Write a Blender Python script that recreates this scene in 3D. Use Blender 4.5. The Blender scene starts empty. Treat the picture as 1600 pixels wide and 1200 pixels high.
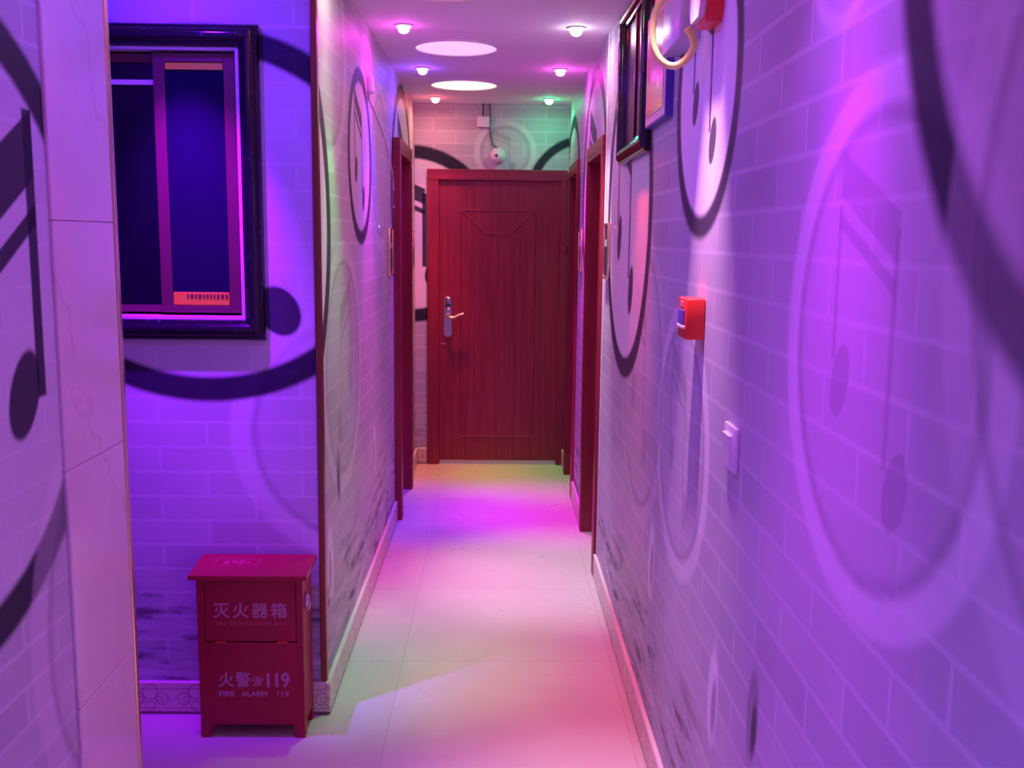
import bpy, bmesh, math, random
from mathutils import Vector, Matrix

scene = bpy.context.scene
COL = scene.collection
random.seed(5)

# ------------------------------------------------------------------ camera, world, exposure
F_PX = 1550.0
cam_data = bpy.data.cameras.new('camera')
cam_data.sensor_width = 36.0
cam_data.lens = F_PX * 36.0 / 1600.0
cam_data.clip_start = 0.02
cam = bpy.data.objects.new('camera', cam_data)
COL.objects.link(cam)
fwd_c = Vector((776 - 800, 370 - 600, F_PX)).normalized()        # corridor axis in camera space
roll = math.radians(0.5)
dn = Vector((-math.sin(roll), math.cos(roll), 0.0))
dn = (dn - dn.dot(fwd_c) * fwd_c).normalized()
rt = dn.cross(fwd_c)
# rows: camera axes (right, down, forward) expressed in world (X right, Y along corridor, Z up)
r_w = Vector((rt.x, fwd_c.x, -dn.x)); d_w = Vector((rt.y, fwd_c.y, -dn.y)); f_w = Vector((rt.z, fwd_c.z, -dn.z))
m3 = Matrix((r_w, -d_w, -f_w)).transposed()
cam.matrix_world = Matrix.Translation((0, 0, 1.62)) @ m3.to_4x4()
scene.camera = cam

world = bpy.data.worlds.new('world')
scene.world = world
world.use_nodes = True
world.node_tree.nodes['Background'].inputs[0].default_value = (0.3, 0.2, 0.5, 1)
world.node_tree.nodes['Background'].inputs[1].default_value = 0.0

vs = scene.view_settings
vs.view_transform = 'Standard'
vs.look = 'None'
vs.exposure = 1.0
vs.gamma = 1.0
vs.use_curve_mapping = False
scene.cycles.use_denoising = True
scene.cycles.max_bounces = 8
scene.cycles.diffuse_bounces = 6
scene.cycles.sample_clamp_indirect = 4.0

# ------------------------------------------------------------------ layout constants (metres)
XL, XR = -0.57, 0.495          # corridor walls
XM = -0.97                     # near left wall (before the side passage)
YF = 3.21                      # wall that faces the camera across the side passage
YB = 7.0                       # end wall
ZC = 2.52                      # ceiling
YBACK = -2.2


# ------------------------------------------------------------------ node helpers
class NB:
    def __init__(self, name):
        self.m = bpy.data.materials.new(name)
        self.m.use_nodes = True
        self.t = self.m.node_tree
        self.n = self.t.nodes
        self.bsdf = self.n['Principled BSDF']
        self.tc = None

    def new(self, typ, **kw):
        nd = self.n.new(typ)
        for k, v in kw.items():
            setattr(nd, k, v)
        return nd

    def link(self, a, b):
        self.t.links.new(a, b)

    def put(self, sock, v):
        if isinstance(v, bpy.types.NodeSocket):
            self.link(v, sock)
        else:
            sock.default_value = v

    def obj(self):
        if self.tc is None:
            self.tc = self.new('ShaderNodeTexCoord')
        return self.tc.outputs['Object']

    def math(self, op, a, b=None, c=None, clamp=False):
        nd = self.new('ShaderNodeMath', operation=op)
        nd.use_clamp = clamp
        self.put(nd.inputs[0], a)
        if b is not None:
            self.put(nd.inputs[1], b)
        if c is not None:
            self.put(nd.inputs[2], c)
        return nd.outputs[0]

    def vmath(self, op, a, b=None):
        nd = self.new('ShaderNodeVectorMath', operation=op)
        self.put(nd.inputs[0], a)
        if b is not None:
            self.put(nd.inputs[1], b)
        return nd.outputs['Value' if op in ('DOT_PRODUCT', 'LENGTH', 'DISTANCE') else 'Vector']

    def sep(self, v):
        nd = self.new('ShaderNodeSeparateXYZ')
        self.put(nd.inputs[0], v)
        return nd.outputs

    def comb(self, x, y, z=0.0):
        nd = self.new('ShaderNodeCombineXYZ')
        self.put(nd.inputs[0], x); self.put(nd.inputs[1], y); self.put(nd.inputs[2], z)
        return nd.outputs[0]

    def rng(self, v, a, b, c=0.0, d=1.0, smooth=True):
        nd = self.new('ShaderNodeMapRange')
        if smooth:
            nd.interpolation_type = 'SMOOTHSTEP'
        self.put(nd.inputs['Value'], v)
        nd.inputs['From Min'].default_value = a; nd.inputs['From Max'].default_value = b
        nd.inputs['To Min'].default_value = c; nd.inputs['To Max'].default_value = d
        return nd.outputs['Result']

    def mix(self, fac, a, b):
        nd = self.new('ShaderNodeMix', data_type='RGBA')
        self.put(nd.inputs[0], fac)
        for s, v in ((nd.inputs[6], a), (nd.inputs[7], b)):
            if isinstance(v, bpy.types.NodeSocket):
                self.link(v, s)
            else:
                s.default_value = tuple(v) + (1,) if len(v) == 3 else v
        return nd.outputs[2]

    def noise(self, v, scale, detail=2.0, rough=0.5):
        nd = self.new('ShaderNodeTexNoise')
        self.put(nd.inputs['Vector'], v)
        nd.inputs['Scale'].default_value = scale
        nd.inputs['Detail'].default_value = detail
        nd.inputs['Roughness'].default_value = rough
        return nd.outputs[0]

    def done(self, col=None, rough=0.5, metal=0.0, spec=None, bump=None, bstr=0.2, bdist=0.01):
        b = self.bsdf
        if col is not None:
            self.put(b.inputs['Base Color'], col if isinstance(col, bpy.types.NodeSocket) else tuple(col) + (1,))
        self.put(b.inputs['Roughness'], rough)
        b.inputs['Metallic'].default_value = metal
        if spec is not None:
            b.inputs['Specular IOR Level'].default_value = spec
        if bump is not None:
            nd = self.new('ShaderNodeBump')
            nd.inputs['Strength'].default_value = bstr
            nd.inputs['Distance'].default_value = bdist
            self.link(bump, nd.inputs['Height'])
            self.link(nd.outputs[0], b.inputs['Normal'])
        return self.m


def simple(name, col, rough=0.5, metal=0.0, spec=None, var=0.06, scale=14.0):
    nb = NB(name)
    f = nb.noise(nb.obj(), scale, 3.0)
    dark = tuple(c * (1 - var) for c in col)
    lite = tuple(min(1, c * (1 + var)) for c in col)
    return nb.done(nb.mix(f, dark, lite), rough, metal, spec)


def emitter(name, col, strength):
    nb = NB(name)
    nb.bsdf.inputs['Base Color'].default_value = (0.8, 0.8, 0.8, 1)
    nb.bsdf.inputs['Emission Color'].default_value = tuple(col) + (1,)
    nb.bsdf.inputs['Emission Strength'].default_value = strength
    return nb.m


# ------------------------------------------------------------------ the printed mural wallpaper
INK = (0.012, 0.009, 0.030)
INK2 = (0.050, 0.038, 0.072)
GREY = (0.26, 0.25, 0.28)
PALE = (0.86, 0.84, 0.87)


class Mural(NB):
    """grey brick print with rings, music notes and rippling water, u along the wall, v up"""

    def __init__(self, name, axis, seed=0.0):
        super().__init__(name)
        s = self.sep(self.obj())
        self.u = s[0] if axis == 'X' else s[1]
        self.v = s[2]
        self.p = self.comb(self.u, self.v, 0.0)
        br = self.new('ShaderNodeTexBrick')
        self.put(br.inputs['Vector'], self.vmath('ADD', self.p, (10 + seed, 10.03, 0)))
        br.inputs['Color1'].default_value = (0.43, 0.42, 0.465, 1)
        br.inputs['Color2'].default_value = (0.51, 0.50, 0.54, 1)
        br.inputs['Mortar'].default_value = (0.60, 0.59, 0.63, 1)
        br.inputs['Scale'].default_value = 1.0
        br.inputs['Mortar Size'].default_value = 0.009
        br.inputs['Mortar Smooth'].default_value = 1.0
        br.inputs['Brick Width'].default_value = 0.31
        br.inputs['Row Height'].default_value = 0.083
        base = br.outputs['Color']
        big = self.noise(self.vmath('ADD', self.p, (seed * 3.1, 0, 0)), 1.3, 2.0)
        base = self.mix(self.rng(big, 0.35, 0.7, 0.0, 0.35), base, (0.74, 0.73, 0.77))
        self.c = base

    def lay(self, mask, col):
        self.c = self.mix(mask, self.c, col)

    def disc(self, cu, cv, r, col, a=0.5, soft=0.03):
        self.lay(self.rng(self.vmath('DISTANCE', self.p, (cu, cv, 0)), r + soft, r - soft, 0, a), col)

    def ring(self, cu, cv, ro, ri, col=INK, a=0.96, soft=0.012, squash=1.0):
        p = self.p if squash == 1.0 else self.vmath('MULTIPLY', self.p, (1, squash, 1))
        d = self.vmath('DISTANCE', p, (cu, cv * squash, 0))
        e = self.math('ABSOLUTE', self.math('SUBTRACT', d, (ro + ri) / 2))
        h = (ro - ri) / 2
        self.lay(self.rng(e, h + soft, h - soft, 0, a), col)

    def blob(self, cu, cv, a, b, ang, col=INK, al=0.93, soft=0.1):
        ca, sa = math.cos(ang), math.sin(ang)
        q = self.vmath('SUBTRACT', self.p, (cu, cv, 0))
        x = self.vmath('DOT_PRODUCT', q, (ca / a, sa / a, 0))
        y = self.vmath('DOT_PRODUCT', q, (-sa / b, ca / b, 0))
        l = self.vmath('LENGTH', self.comb(x, y, 0.0))
        self.lay(self.rng(l, 1 + soft, 1 - soft, 0, al), col)

    def bar(self, cu, cv, hu, hv, shear=0.0, col=INK, al=0.93, soft=0.005):
        q = self.vmath('SUBTRACT', self.p, (cu, cv, 0))
        x = self.math('SUBTRACT', self.math('ABSOLUTE', self.vmath('DOT_PRODUCT', q, (1, 0, 0))), hu)
        y = self.math('SUBTRACT', self.math('ABSOLUTE', self.vmath('DOT_PRODUCT', q, (-shear, 1, 0))), hv)
        self.lay(self.rng(self.math('MAXIMUM', x, y), soft, -soft, 0, al), col)

    def note(self, cu, cv, s, sg=1, col=INK, al=0.93, thick=1.0):
        """a pair of joined quavers; sg=+1: the higher note sits at larger u"""
        k = s / 0.64
        P = lambda a, b: (cu + sg * a * k, cv + b * k)
        w = 0.016 * thick * k
        self.bar(*P(0.26, 0.16), w, 0.19 * k, 0, col, al)
        self.bar(*P(-0.10, 0.03), w, 0.26 * k, 0, col, al)
        self.bar(*P(0.08, 0.345), 0.185 * k, 0.055 * k, sg * 0.42, col, al)
        self.bar(*P(0.08, 0.235), 0.185 * k, 0.018 * k, sg * 0.42, col, al)
        self.blob(*P(0.205, -0.08), 0.058 * k, 0.095 * k, sg * 0.35, col, al)
        self.blob(*P(-0.165, -0.27), 0.058 * k, 0.095 * k, sg * 0.35, col, al)

    def faint(self, cu, cv, ro, ri, sg=1, a=0.3, notes=True):
        self.disc(cu, cv, ri, (0.60, 0.59, 0.63), 0.25, 0.02)
        self.ring(cu, cv, ro, ri, PALE, a, 0.012)
        self.ring(cu, cv, ri, ri - 0.022, GREY, 0.42, 0.014)
        if notes:
            self.note(cu - 0.004, cv - 0.008, ro, sg, GREY, 0.42, 0.8)

    def water(self, top=0.6):
        sv = self.vmath('MULTIPLY', self.p, (1.0, 5.0, 1.0))
        n1 = self.noise(self.vmath('ADD', sv, (3.3, 1.7, 0)), 3.6, 4.0, 0.62)
        rip = self.rng(n1, 0.50, 0.68, 0, 1)
        lite = self.rng(n1, 0.46, 0.36, 0, 1)
        fade = self.rng(self.v, top, top - 0.32, 0, 1)
        self.lay(self.math('MULTIPLY', fade, 0.35), (0.40, 0.39, 0.45))
        self.lay(self.math('MULTIPLY', self.math('MULTIPLY', lite, fade), 0.35), PALE)
        self.lay(self.math('MULTIPLY', self.math('MULTIPLY', rip, fade), 0.85), (0.05, 0.05, 0.075))

    def drop(self, cu, cv, s, dark=False):
        self.blob(cu, cv, 0.035 * s, 0.085 * s, 0.1, GREY if dark else PALE, 0.8, 0.25)
        self.blob(cu - 0.012, cv - 0.02, 0.016 * s, 0.05 * s, 0.1, INK if dark else GREY, 0.75, 0.35)

    def finish(self):
        return self.done(self.c, 0.5, 0.0, 0.12)


mu = Mural('mural_corridor_right', 'Y', 0.0)
mu.water(0.60)
mu.faint(2.60, 1.08, 0.37, 0.315, 1, 0.55)
mu.faint(1.29, 1.475, 0.375, 0.318, 1, 0.55)
mu.ring(1.48, 2.08, 0.16, 0.135, PALE, 0.5)
mu.faint(3.35, 1.15, 0.50, 0.44, 1, 0.22)
mu.disc(3.83, 1.72, 0.555, (0.76, 0.75, 0.78), 0.8, 0.01)
mu.ring(3.83, 1.72, 0.635, 0.555, INK2)
mu.note(3.83, 1.70, 0.64, 1, INK2)
mu.disc(2.44, 1.99, 0.315, (0.92, 0.90, 0.92), 0.95, 0.01)
mu.ring(2.44, 1.99, 0.37, 0.315, INK2)
mu.note(2.43, 2.0, 0.37, 1, INK2)
mu.disc(0.6, 2.1, 0.61, (0.55, 0.54, 0.59), 0.6, 0.01)
mu.ring(0.6, 2.1, 0.69, 0.61, INK, 0.95, 0.02)
mu.note(0.6, 2.08, 0.69, 1)
mu.faint(0.55, 1.62, 0.55, 0.48, 1, 0.22, False)
mu.disc(5.18, 1.85, 0.545, (0.66, 0.65, 0.69), 0.7, 0.01)
mu.ring(5.18, 1.85, 0.625, 0.545, INK2)
mu.note(5.18, 1.83, 0.63, 1, INK2)
mu.ring(6.6, 1.80, 0.60, 0.52)
mu.drop(2.10, 0.60, 1.35)
mu.drop(1.77, 0.72, 1.1, True)
mu.drop(3.0, 0.62, 1.5)
M_RIGHT = mu.finish()

mu = Mural('mural_corridor_left', 'Y', 0.13)
mu.water(0.62)
mu.faint(3.72, 1.13, 0.47, 0.40, 1, 0.32)
mu.faint(4.95, 1.95, 0.40, 0.34, 1, 0.25, False)
mu.faint(3.45, 2.25, 0.42, 0.34, 1, 0.35, False)
mu.disc(4.235, 1.94, 0.305, (0.66, 0.64, 0.69), 0.7, 0.01)
mu.ring(4.235, 1.94, 0.36, 0.30, INK2)
mu.note(4.22, 1.93, 0.37, -1, INK2)
mu.disc(2.835, 1.655, 0.54, (0.88, 0.86, 0.90), 0.9, 0.01)
mu.ring(2.835, 1.655, 0.62, 0.545, INK2)
mu.disc(6.08, 1.86, 0.56, (0.74, 0.73, 0.76), 0.7, 0.01)
mu.ring(6.08, 1.86, 0.645, 0.56, INK2)
mu.note(6.08, 1.85, 0.64, -1)
mu.drop(4.62, 0.62, 1.5)
mu.drop(3.55, 0.75, 1.2, True)
mu.drop(3.35, 0.48, 1.6)
M_LEFT = mu.finish()

mu = Mural('mural_lobby_left', 'Y', 0.27)
mu.water(0.60)
mu.disc(1.78, 1.44, 0.56, (0.68, 0.67, 0.70), 0.6, 0.01)
mu.ring(1.78, 1.44, 0.645, 0.56)
mu.bar(2.122, 1.57, 0.02, 0.30)
mu.bar(1.76, 1.29, 0.02, 0.34)
mu.bar(1.94, 1.685, 0.20, 0.07, 0.58)
mu.bar(1.94, 1.54, 0.20, 0.022, 0.58)
mu.blob(2.045, 1.285, 0.062, 0.098, -0.5)
mu.blob(1.69, 1.0, 0.062, 0.098, -0.5)
mu.faint(2.6, 0.7, 0.6, 0.52, 1, 0.25, False)
M_LOBBY = mu.finish()

mu = Mural('mural_passage', 'X', 0.40)
mu.water(0.60)
mu.faint(-0.42, 0.98, 0.45, 0.38, 1, 0.35, False)
mu.disc(-0.93, 1.67, 0.53, (0.66, 0.65, 0.69), 0.6, 0.01)
mu.ring(-0.93, 1.67, 0.66, 0.57, squash=1.115)
mu.bar(-0.785, 1.72, 0.018, 0.30)
mu.blob(-0.70, 1.375, 0.066, 0.085, 0.55)
M_PASSAGE = mu.finish()

mu = Mural('mural_end', 'X', 0.05)
mu.water(0.45)
mu.faint(0.054, 2.2, 0.215, 0.175, -1, 0.4)
mu.disc(-0.60, 1.63, 0.52, (0.86, 0.84, 0.86), 0.9, 0.01)
mu.ring(-0.60, 1.63, 0.61, 0.52)
mu.note(-0.60, 1.63, 0.62, -1)
mu.ring(0.62, 1.9, 0.42, 0.36)
M_END = mu.finish()


# ------------------------------------------------------------------ other materials
nb = NB('floor_tiles')
s = nb.sep(nb.obj())
p2 = nb.comb(s[0], s[1], 0.0)
br = nb.new('ShaderNodeTexBrick')
nb.put(br.inputs['Vector'], nb.vmath('ADD', p2, (8.347, 8.0 - 3.63 + 0.8 * 2, 0)))
br.offset = 0.0
br.inputs['Scale'].default_value = 1.0
br.inputs['Brick Width'].default_value = 0.8
br.inputs['Row Height'].default_value = 0.8
br.inputs['Mortar Size'].default_value = 0.0016
br.inputs['Mortar Smooth'].default_value = 0.3
br.inputs['Color1'].default_value = (0.60, 0.56, 0.45, 1)
br.inputs['Color2'].default_value = (0.64, 0.60, 0.49, 1)
br.inputs['Mortar'].default_value = (0.42, 0.36, 0.30, 1)
n1 = nb.noise(p2, 3.5, 5.0, 0.6)
col = nb.mix(nb.rng(n1, 0.30, 0.80, 0, 0.32), br.outputs['Color'], (0.48, 0.42, 0.32))
M_FLOOR = nb.done(col, nb.rng(n1, 0.3, 0.7, 0.27, 0.33), 0.0, 0.45)

M_CEIL = simple('ceiling_paint', (0.84, 0.82, 0.84), 0.75, 0, 0.2, 0.02, 3.0)

nb = NB('pale_marble')
o = nb.obj()
warp = nb.noise(o, 2.2, 4.0, 0.6)
s = nb.sep(o)
ph = nb.math('ADD', nb.math('MULTIPLY', s[2], 3.2), nb.math('ADD', nb.math('MULTIPLY', s[1], 4.0), nb.math('MULTIPLY', warp, 5.0)))
vein = nb.rng(nb.math('ABSOLUTE', nb.math('SINE', ph)), 0.10, 0.0, 0, 0.35)
cl = nb.mix(warp, (0.72, 0.63, 0.60), (0.86, 0.80, 0.78))
M_MARBLE = nb.done(nb.mix(vein, cl, (0.62, 0.44, 0.38)), 0.16, 0, 0.5)


def skirting(name, axis):
    nb = NB(name)
    s = nb.sep(nb.obj())
    u = s[0] if axis == 'X' else s[1]
    v = s[2]
    cell = 0.155
    uu = nb.math('SUBTRACT', nb.math('MULTIPLY', nb.math('FRACT', nb.math('DIVIDE', u, cell)), cell), cell / 2)
    p = nb.comb(uu, v, 0.0)
    c = nb.mix(nb.noise(nb.obj(), 6, 4, 0.6), (0.66, 0.55, 0.44), (0.82, 0.73, 0.62))
    brown = (0.17, 0.09, 0.05)
    for cu, cv, r, w in ((-0.040, 0.056, 0.021, 0.0045), (0.040, 0.056, 0.021, 0.0045), (-0.033, 0.053, 0.009, 0.004),
                         (0.033, 0.053, 0.009, 0.004), (0.0, 0.080, 0.026, 0.004), (0.0, 0.030, 0.016, 0.004)):
        d = nb.vmath('DISTANCE', p, (cu, cv, 0))
        c = nb.mix(nb.rng(nb.math('ABSOLUTE', nb.math('SUBTRACT', d, r)), w, w * 0.4, 0, 0.4 if axis == 'X' else 0.28), c, brown)
    for z in (0.022, 0.090):
        c = nb.mix(nb.rng(nb.math('ABSOLUTE', nb.math('SUBTRACT', v, z)), 0.003, 0.001, 0, 0.5), c, brown)
    c = nb.mix(nb.rng(v, 0.012, 0.009, 0, 0.85), c, (0.12, 0.07, 0.05))
    return nb.done(c, 0.25, 0, 0.5)


M_SKIRT_Y = skirting('skirting_tile_along', 'Y')
M_SKIRT_X = skirting('skirting_tile_across', 'X')


def wood(name, axis, a, b):
    nb = NB(name)
    sc = {'X': (34.0, 1.0, 1.2), 'Y': (1.0, 34.0, 1.2), 'Z': (1.5, 1.5, 34.0)}[axis]
    v = nb.vmath('MULTIPLY', nb.obj(), sc)
    n = nb.noise(v, 1.0, 5.0, 0.65)
    n2 = nb.noise(v, 4.0, 2.0, 0.5)
    c = nb.mix(nb.rng(n, 0.3, 0.7), a, b)
    c = nb.mix(nb.rng(n2, 0.55, 0.75, 0, 0.35), c, tuple(x * 0.55 for x in a))
    return nb.done(c, 0.38, 0, 0.4, n, 0.08, 0.002)


WA, WB = (0.20, 0.014, 0.032), (0.31, 0.024, 0.050)
M_WOOD_X = wood('red_wood_grain_upright', 'X', WA, WB)
M_WOOD_Y = wood('red_wood_grain_side', 'Y', WA, WB)
M_WOOD_Z = wood('red_wood_grain_level', 'Z', WA, WB)

nb = NB('black_marbled_moulding')
n = nb.noise(nb.obj(), 28.0, 6.0, 0.75)
M_BLACK = nb.done(nb.mix(nb.rng(n, 0.60, 0.72, 0, 0.5), (0.008, 0.007, 0.012), (0.20, 0.18, 0.26)), 0.12, 0, 0.6)
M_ALU = simple('brown_aluminium', (0.16, 0.07, 0.06), 0.35, 0.4)
M_BLIND = simple('blue_blind_cloth', (0.006, 0.004, 0.024), 0.8, 0, 0.1)
M_ORANGE = simple('orange_film', (0.62, 0.70, 0.02), 0.5)
M_DKMARK = simple('dark_print', (0.12, 0.03, 0.02), 0.6)
M_JAMB = simple('white_sill', (0.75, 0.72, 0.75), 0.35)
nb = NB('dark_glass')
M_DKGLASS = nb.done((0.004, 0.004, 0.01), 0.06, 0, 0.5)
nb = NB('smoked_glass')
M_SMOKE = nb.done((0.035, 0.02, 0.06), 0.35, 0, 0.3)
M_BRASS = simple('brass', (0.88, 0.76, 0.44), 0.25, 0.9)
M_BRONZE = simple('bronze_trim', (0.30, 0.12, 0.06), 0.3, 0.85)
M_STEEL = simple('satin_steel', (0.62, 0.60, 0.58), 0.3, 1.0)
M_CHROME = simple('chrome', (0.8, 0.78, 0.76), 0.12, 1.0)
M_REDBOX = simple('red_enamel', (0.34, 0.008, 0.030), 0.36, 0.0, 0.45)
M_REDPL = simple('red_plastic', (0.75, 0.035, 0.02), 0.35)
M_DKRED = simple('dark_red_gap_shade', (0.05, 0.004, 0.008), 0.6)  # dark colour stands in for shade around the box flap
M_WHITE = simple('white_plastic', (0.80, 0.79, 0.78), 0.3)
M_PRINT = simple('pink_white_lettering', (0.52, 0.22, 0.34), 0.5)
M_PRINTD = simple('faint_lettering', (0.50, 0.07, 0.12), 0.5)
M_HOSE = simple('cream_plastic_hose', (0.88, 0.95, 0.26), 0.4)
M_BLKPL = simple('black_plastic', (0.015, 0.015, 0.018), 0.35)
M_PLATE = simple('dark_plate', (0.03, 0.02, 0.03), 0.3)
M_GREYPL = simple('grey_plastic', (0.55, 0.55, 0.62), 0.3)
M_BLUEFR = simple('blue_frame', (0.10, 0.07, 0.40), 0.4)
M_MINT = simple('pale_strip', (0.6, 0.68, 0.62), 0.4)
nb = NB('picture_print')
s = nb.sep(nb.obj())
pc = nb.comb(s[1], s[2], 0.0)
c = nb.mix(nb.rng(s[2], 1.98, 2.16), (0.62, 0.26, 0.22), (0.55, 0.30, 0.38))
d = nb.vmath('DISTANCE', pc, (3.0, 2.065, 0))
pale_arch = nb.math('MULTIPLY', nb.rng(d, 0.032, 0.026), nb.rng(s[2], 2.055, 2.06))  # small pale arch on the picture face
c = nb.mix(pale_arch, c, (0.95, 0.82, 0.55))
ln = nb.rng(nb.math('ABSOLUTE', nb.math('SUBTRACT', s[2], 2.005)), 0.003, 0.001, 0, 0.6)
M_PICT = nb.done(nb.mix(ln, c, (0.10, 0.03, 0.05)), 0.2)
M_MAT = simple('pale_picture_border', (0.74, 0.60, 0.64), 0.4)


# ------------------------------------------------------------------ mesh helpers
class MB:
    def __init__(self):
        self.bm = bmesh.new()

    def box(self, a, b, bev=0.0, seg=2):
        a, b = Vector(a), Vector(b)
        r = bmesh.ops.create_cube(self.bm, size=1.0)
        vs_ = r['verts']
        c, d = (a + b) / 2, b - a
        for v in vs_:
            v.co = Vector((v.co.x * d.x, v.co.y * d.y, v.co.z * d.z)) + c
        if bev > 0:
            es = {e for v in vs_ for e in v.link_edges}
            bmesh.ops.bevel(self.bm, geom=list(es), offset=bev, segments=seg, profile=0.5, affect='EDGES')
        return self

    def prism(self, pts, vec):
        """closed polygon pts (3-D, planar) swept along vec"""
        vec = Vector(vec)
        lo = [self.bm.verts.new(Vector(p)) for p in pts]
        hi = [self.bm.verts.new(Vector(p) + vec) for p in pts]
        n = len(pts)
        self.bm.faces.new(lo); self.bm.faces.new(list(reversed(hi)))
        for i in range(n):
            self.bm.faces.new((lo[i], hi[i], hi[(i + 1) % n], lo[(i + 1) % n]))
        bmesh.ops.recalc_face_normals(self.bm, faces=self.bm.faces[:])
        return self

    def lathe(self, prof, c, axis='Z', seg=32):
        """prof: (radius, height) pairs, revolved about the axis through c"""
        c = Vector(c)
        rows = []
        for r, h in prof:
            row = []
            for k in range(seg if r > 1e-6 else 1):
                t = 2 * math.pi * k / seg
                x, y = r * math.cos(t), r * math.sin(t)
                q = {'Z': (x, y, h), 'X': (h, x, y), 'Y': (y, h, x)}[axis]
                row.append(self.bm.verts.new(c + Vector(q)))
            rows.append(row)
        for A, B in zip(rows, rows[1:]):
            for k in range(seg):
                a0, a1 = A[k % len(A)], A[(k + 1) % len(A)]
                b0, b1 = B[k % len(B)], B[(k + 1) % len(B)]
                f = []
                for v in (a0, a1, b1, b0):
                    if v not in f:
                        f.append(v)
                if len(f) > 2:
                    self.bm.faces.new(f)
        bmesh.ops.recalc_face_normals(self.bm, faces=self.bm.faces[:])
        return self

    def tube(self, pts, r, seg=10):
        pts = [Vector(p) for p in pts]
        rr = r if isinstance(r, (list, tuple)) else [r] * len(pts)
        up = None
        rows = []
        for i, p in enumerate(pts):
            t = (pts[min(i + 1, len(pts) - 1)] - pts[max(i - 1, 0)]).normalized()
            if up is None:
                up = Vector((0, 0, 1)) if abs(t.z) < 0.9 else Vector((1, 0, 0))
            n = (up - up.dot(t) * t).normalized()
            up = n
            b = t.cross(n)
            rows.append([self.bm.verts.new(p + rr[i] * (math.cos(2 * math.pi * k / seg) * n + math.sin(2 * math.pi * k / seg) * b)) for k in range(seg)])
        for A, B in zip(rows, rows[1:]):
            for k in range(seg):
                self.bm.faces.new((A[k], A[(k + 1) % seg], B[(k + 1) % seg], B[k]))
        self.bm.faces.new(rows[0]); self.bm.faces.new(rows[-1])
        bmesh.ops.recalc_face_normals(self.bm, faces=self.bm.faces[:])
        return self

    def build(self, name, mat, parent=None, smooth=False, loc=None, mats=None, pick=None):
        me = bpy.data.meshes.new(name)
        if loc is not None:
            bmesh.ops.translate(self.bm, vec=-Vector(loc), verts=self.bm.verts[:])
        if mats:
            self.bm.normal_update()
            for f in self.bm.faces:
                f.material_index = pick(f)
        self.bm.to_mesh(me); self.bm.free()
        for m in (mats or [mat]):
            me.materials.append(m)
        if smooth:
            for p in me.polygons:
                p.use_smooth = True
            me.set_sharp_from_angle(angle=math.radians(38))
        o = bpy.data.objects.new(name, me)
        COL.objects.link(o)
        if loc is not None:
            o.location = loc
        if parent is not None:
            o.parent = parent
            o.matrix_parent_inverse = Matrix.Translation(parent.location).inverted()
        return o


def tag(o, label, cat, group=None, kind=None):
    o['label'] = label
    o['category'] = cat
    if group:
        o['group'] = group
    if kind:
        o['kind'] = kind
    return o


def empty(name, loc, label, cat, group=None, kind=None):
    o = bpy.data.objects.new(name, None)
    o.empty_display_size = 0.05
    o.location = loc
    COL.objects.link(o)
    return tag(o, label, cat, group, kind)


def lettering(name, body, mat, parent, centre, height, width, thick=0.0006, heavy=0.012, sp=1.0, tilt=0.0):
    """text in the XZ plane facing -Y, fitted to a given height and width"""
    cu = bpy.data.curves.new('lettering', 'FONT')
    cu.body = body
    cu.space_character = sp
    to = bpy.data.objects.new('lettering', cu)
    COL.objects.link(to)
    bpy.context.view_layer.update()
    me = bpy.data.meshes.new_from_object(to.evaluated_get(bpy.context.evaluated_depsgraph_get()))
    bpy.data.objects.remove(to); bpy.data.curves.remove(cu)
    xs = [v.co.x for v in me.vertices]; ys = [v.co.y for v in me.vertices]
    x0, x1, y0, y1 = min(xs), max(xs), min(ys), max(ys)
    for v in me.vertices:
        x = (v.co.x - (x0 + x1) / 2) * width / (x1 - x0)
        z = (v.co.y - (y0 + y1) / 2) * height / (y1 - y0)
        v.co = Vector((x, 0, z))
    bm = bmesh.new(); bm.from_mesh(me)
    src = bm.faces[:]
    k = heavy * height                                     # thicken the strokes: shifted copies of the same outline
    lift = 0.0
    for dx, dz in ((k, 0), (-k, 0), (0, k), (0, -k)):
        c_ = bmesh.ops.duplicate(bm, geom=src)
        lift -= 0.00006
        bmesh.ops.translate(bm, vec=(dx, lift, dz), verts=[g for g in c_['geom'] if isinstance(g, bmesh.types.BMVert)])
    r = bmesh.ops.extrude_face_region(bm, geom=bm.faces[:])
    bmesh.ops.translate(bm, vec=(0, -thick, 0), verts=[g for g in r['geom'] if isinstance(g, bmesh.types.BMVert)])
    bmesh.ops.recalc_face_normals(bm, faces=bm.faces[:])
    if tilt:
        bmesh.ops.rotate(bm, cent=(0, 0, 0), matrix=Matrix.Rotation(tilt, 3, 'X'), verts=bm.verts[:])
    bmesh.ops.translate(bm, vec=centre, verts=bm.verts[:])
    bpy.data.meshes.remove(me)
    w = MB(); w.bm.free(); w.bm = bm
    return w.build(name, mat, parent)


# ------------------------------------------------------------------ shell
def wall(name, boxes, mx, my, label):
    """mx covers faces looking along X, my those looking along Y"""
    w = MB()
    for a, b in boxes:
        w.box(a, b)
    o = w.build(name, None, mats=[mx, my], pick=lambda f: 0 if abs(f.normal.x) > 0.5 else 1)
    return tag(o, label, 'wall', None, 'structure')


T = 0.12
DL = (5.60, 6.27, 2.09)          # opening in the left corridor wall (y0, y1, top)
DR = (4.66, 5.36, 2.03)          # nearer opening in the right wall
DR2 = (6.10, 6.70, 2.03)         # farther opening in the right wall

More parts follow.
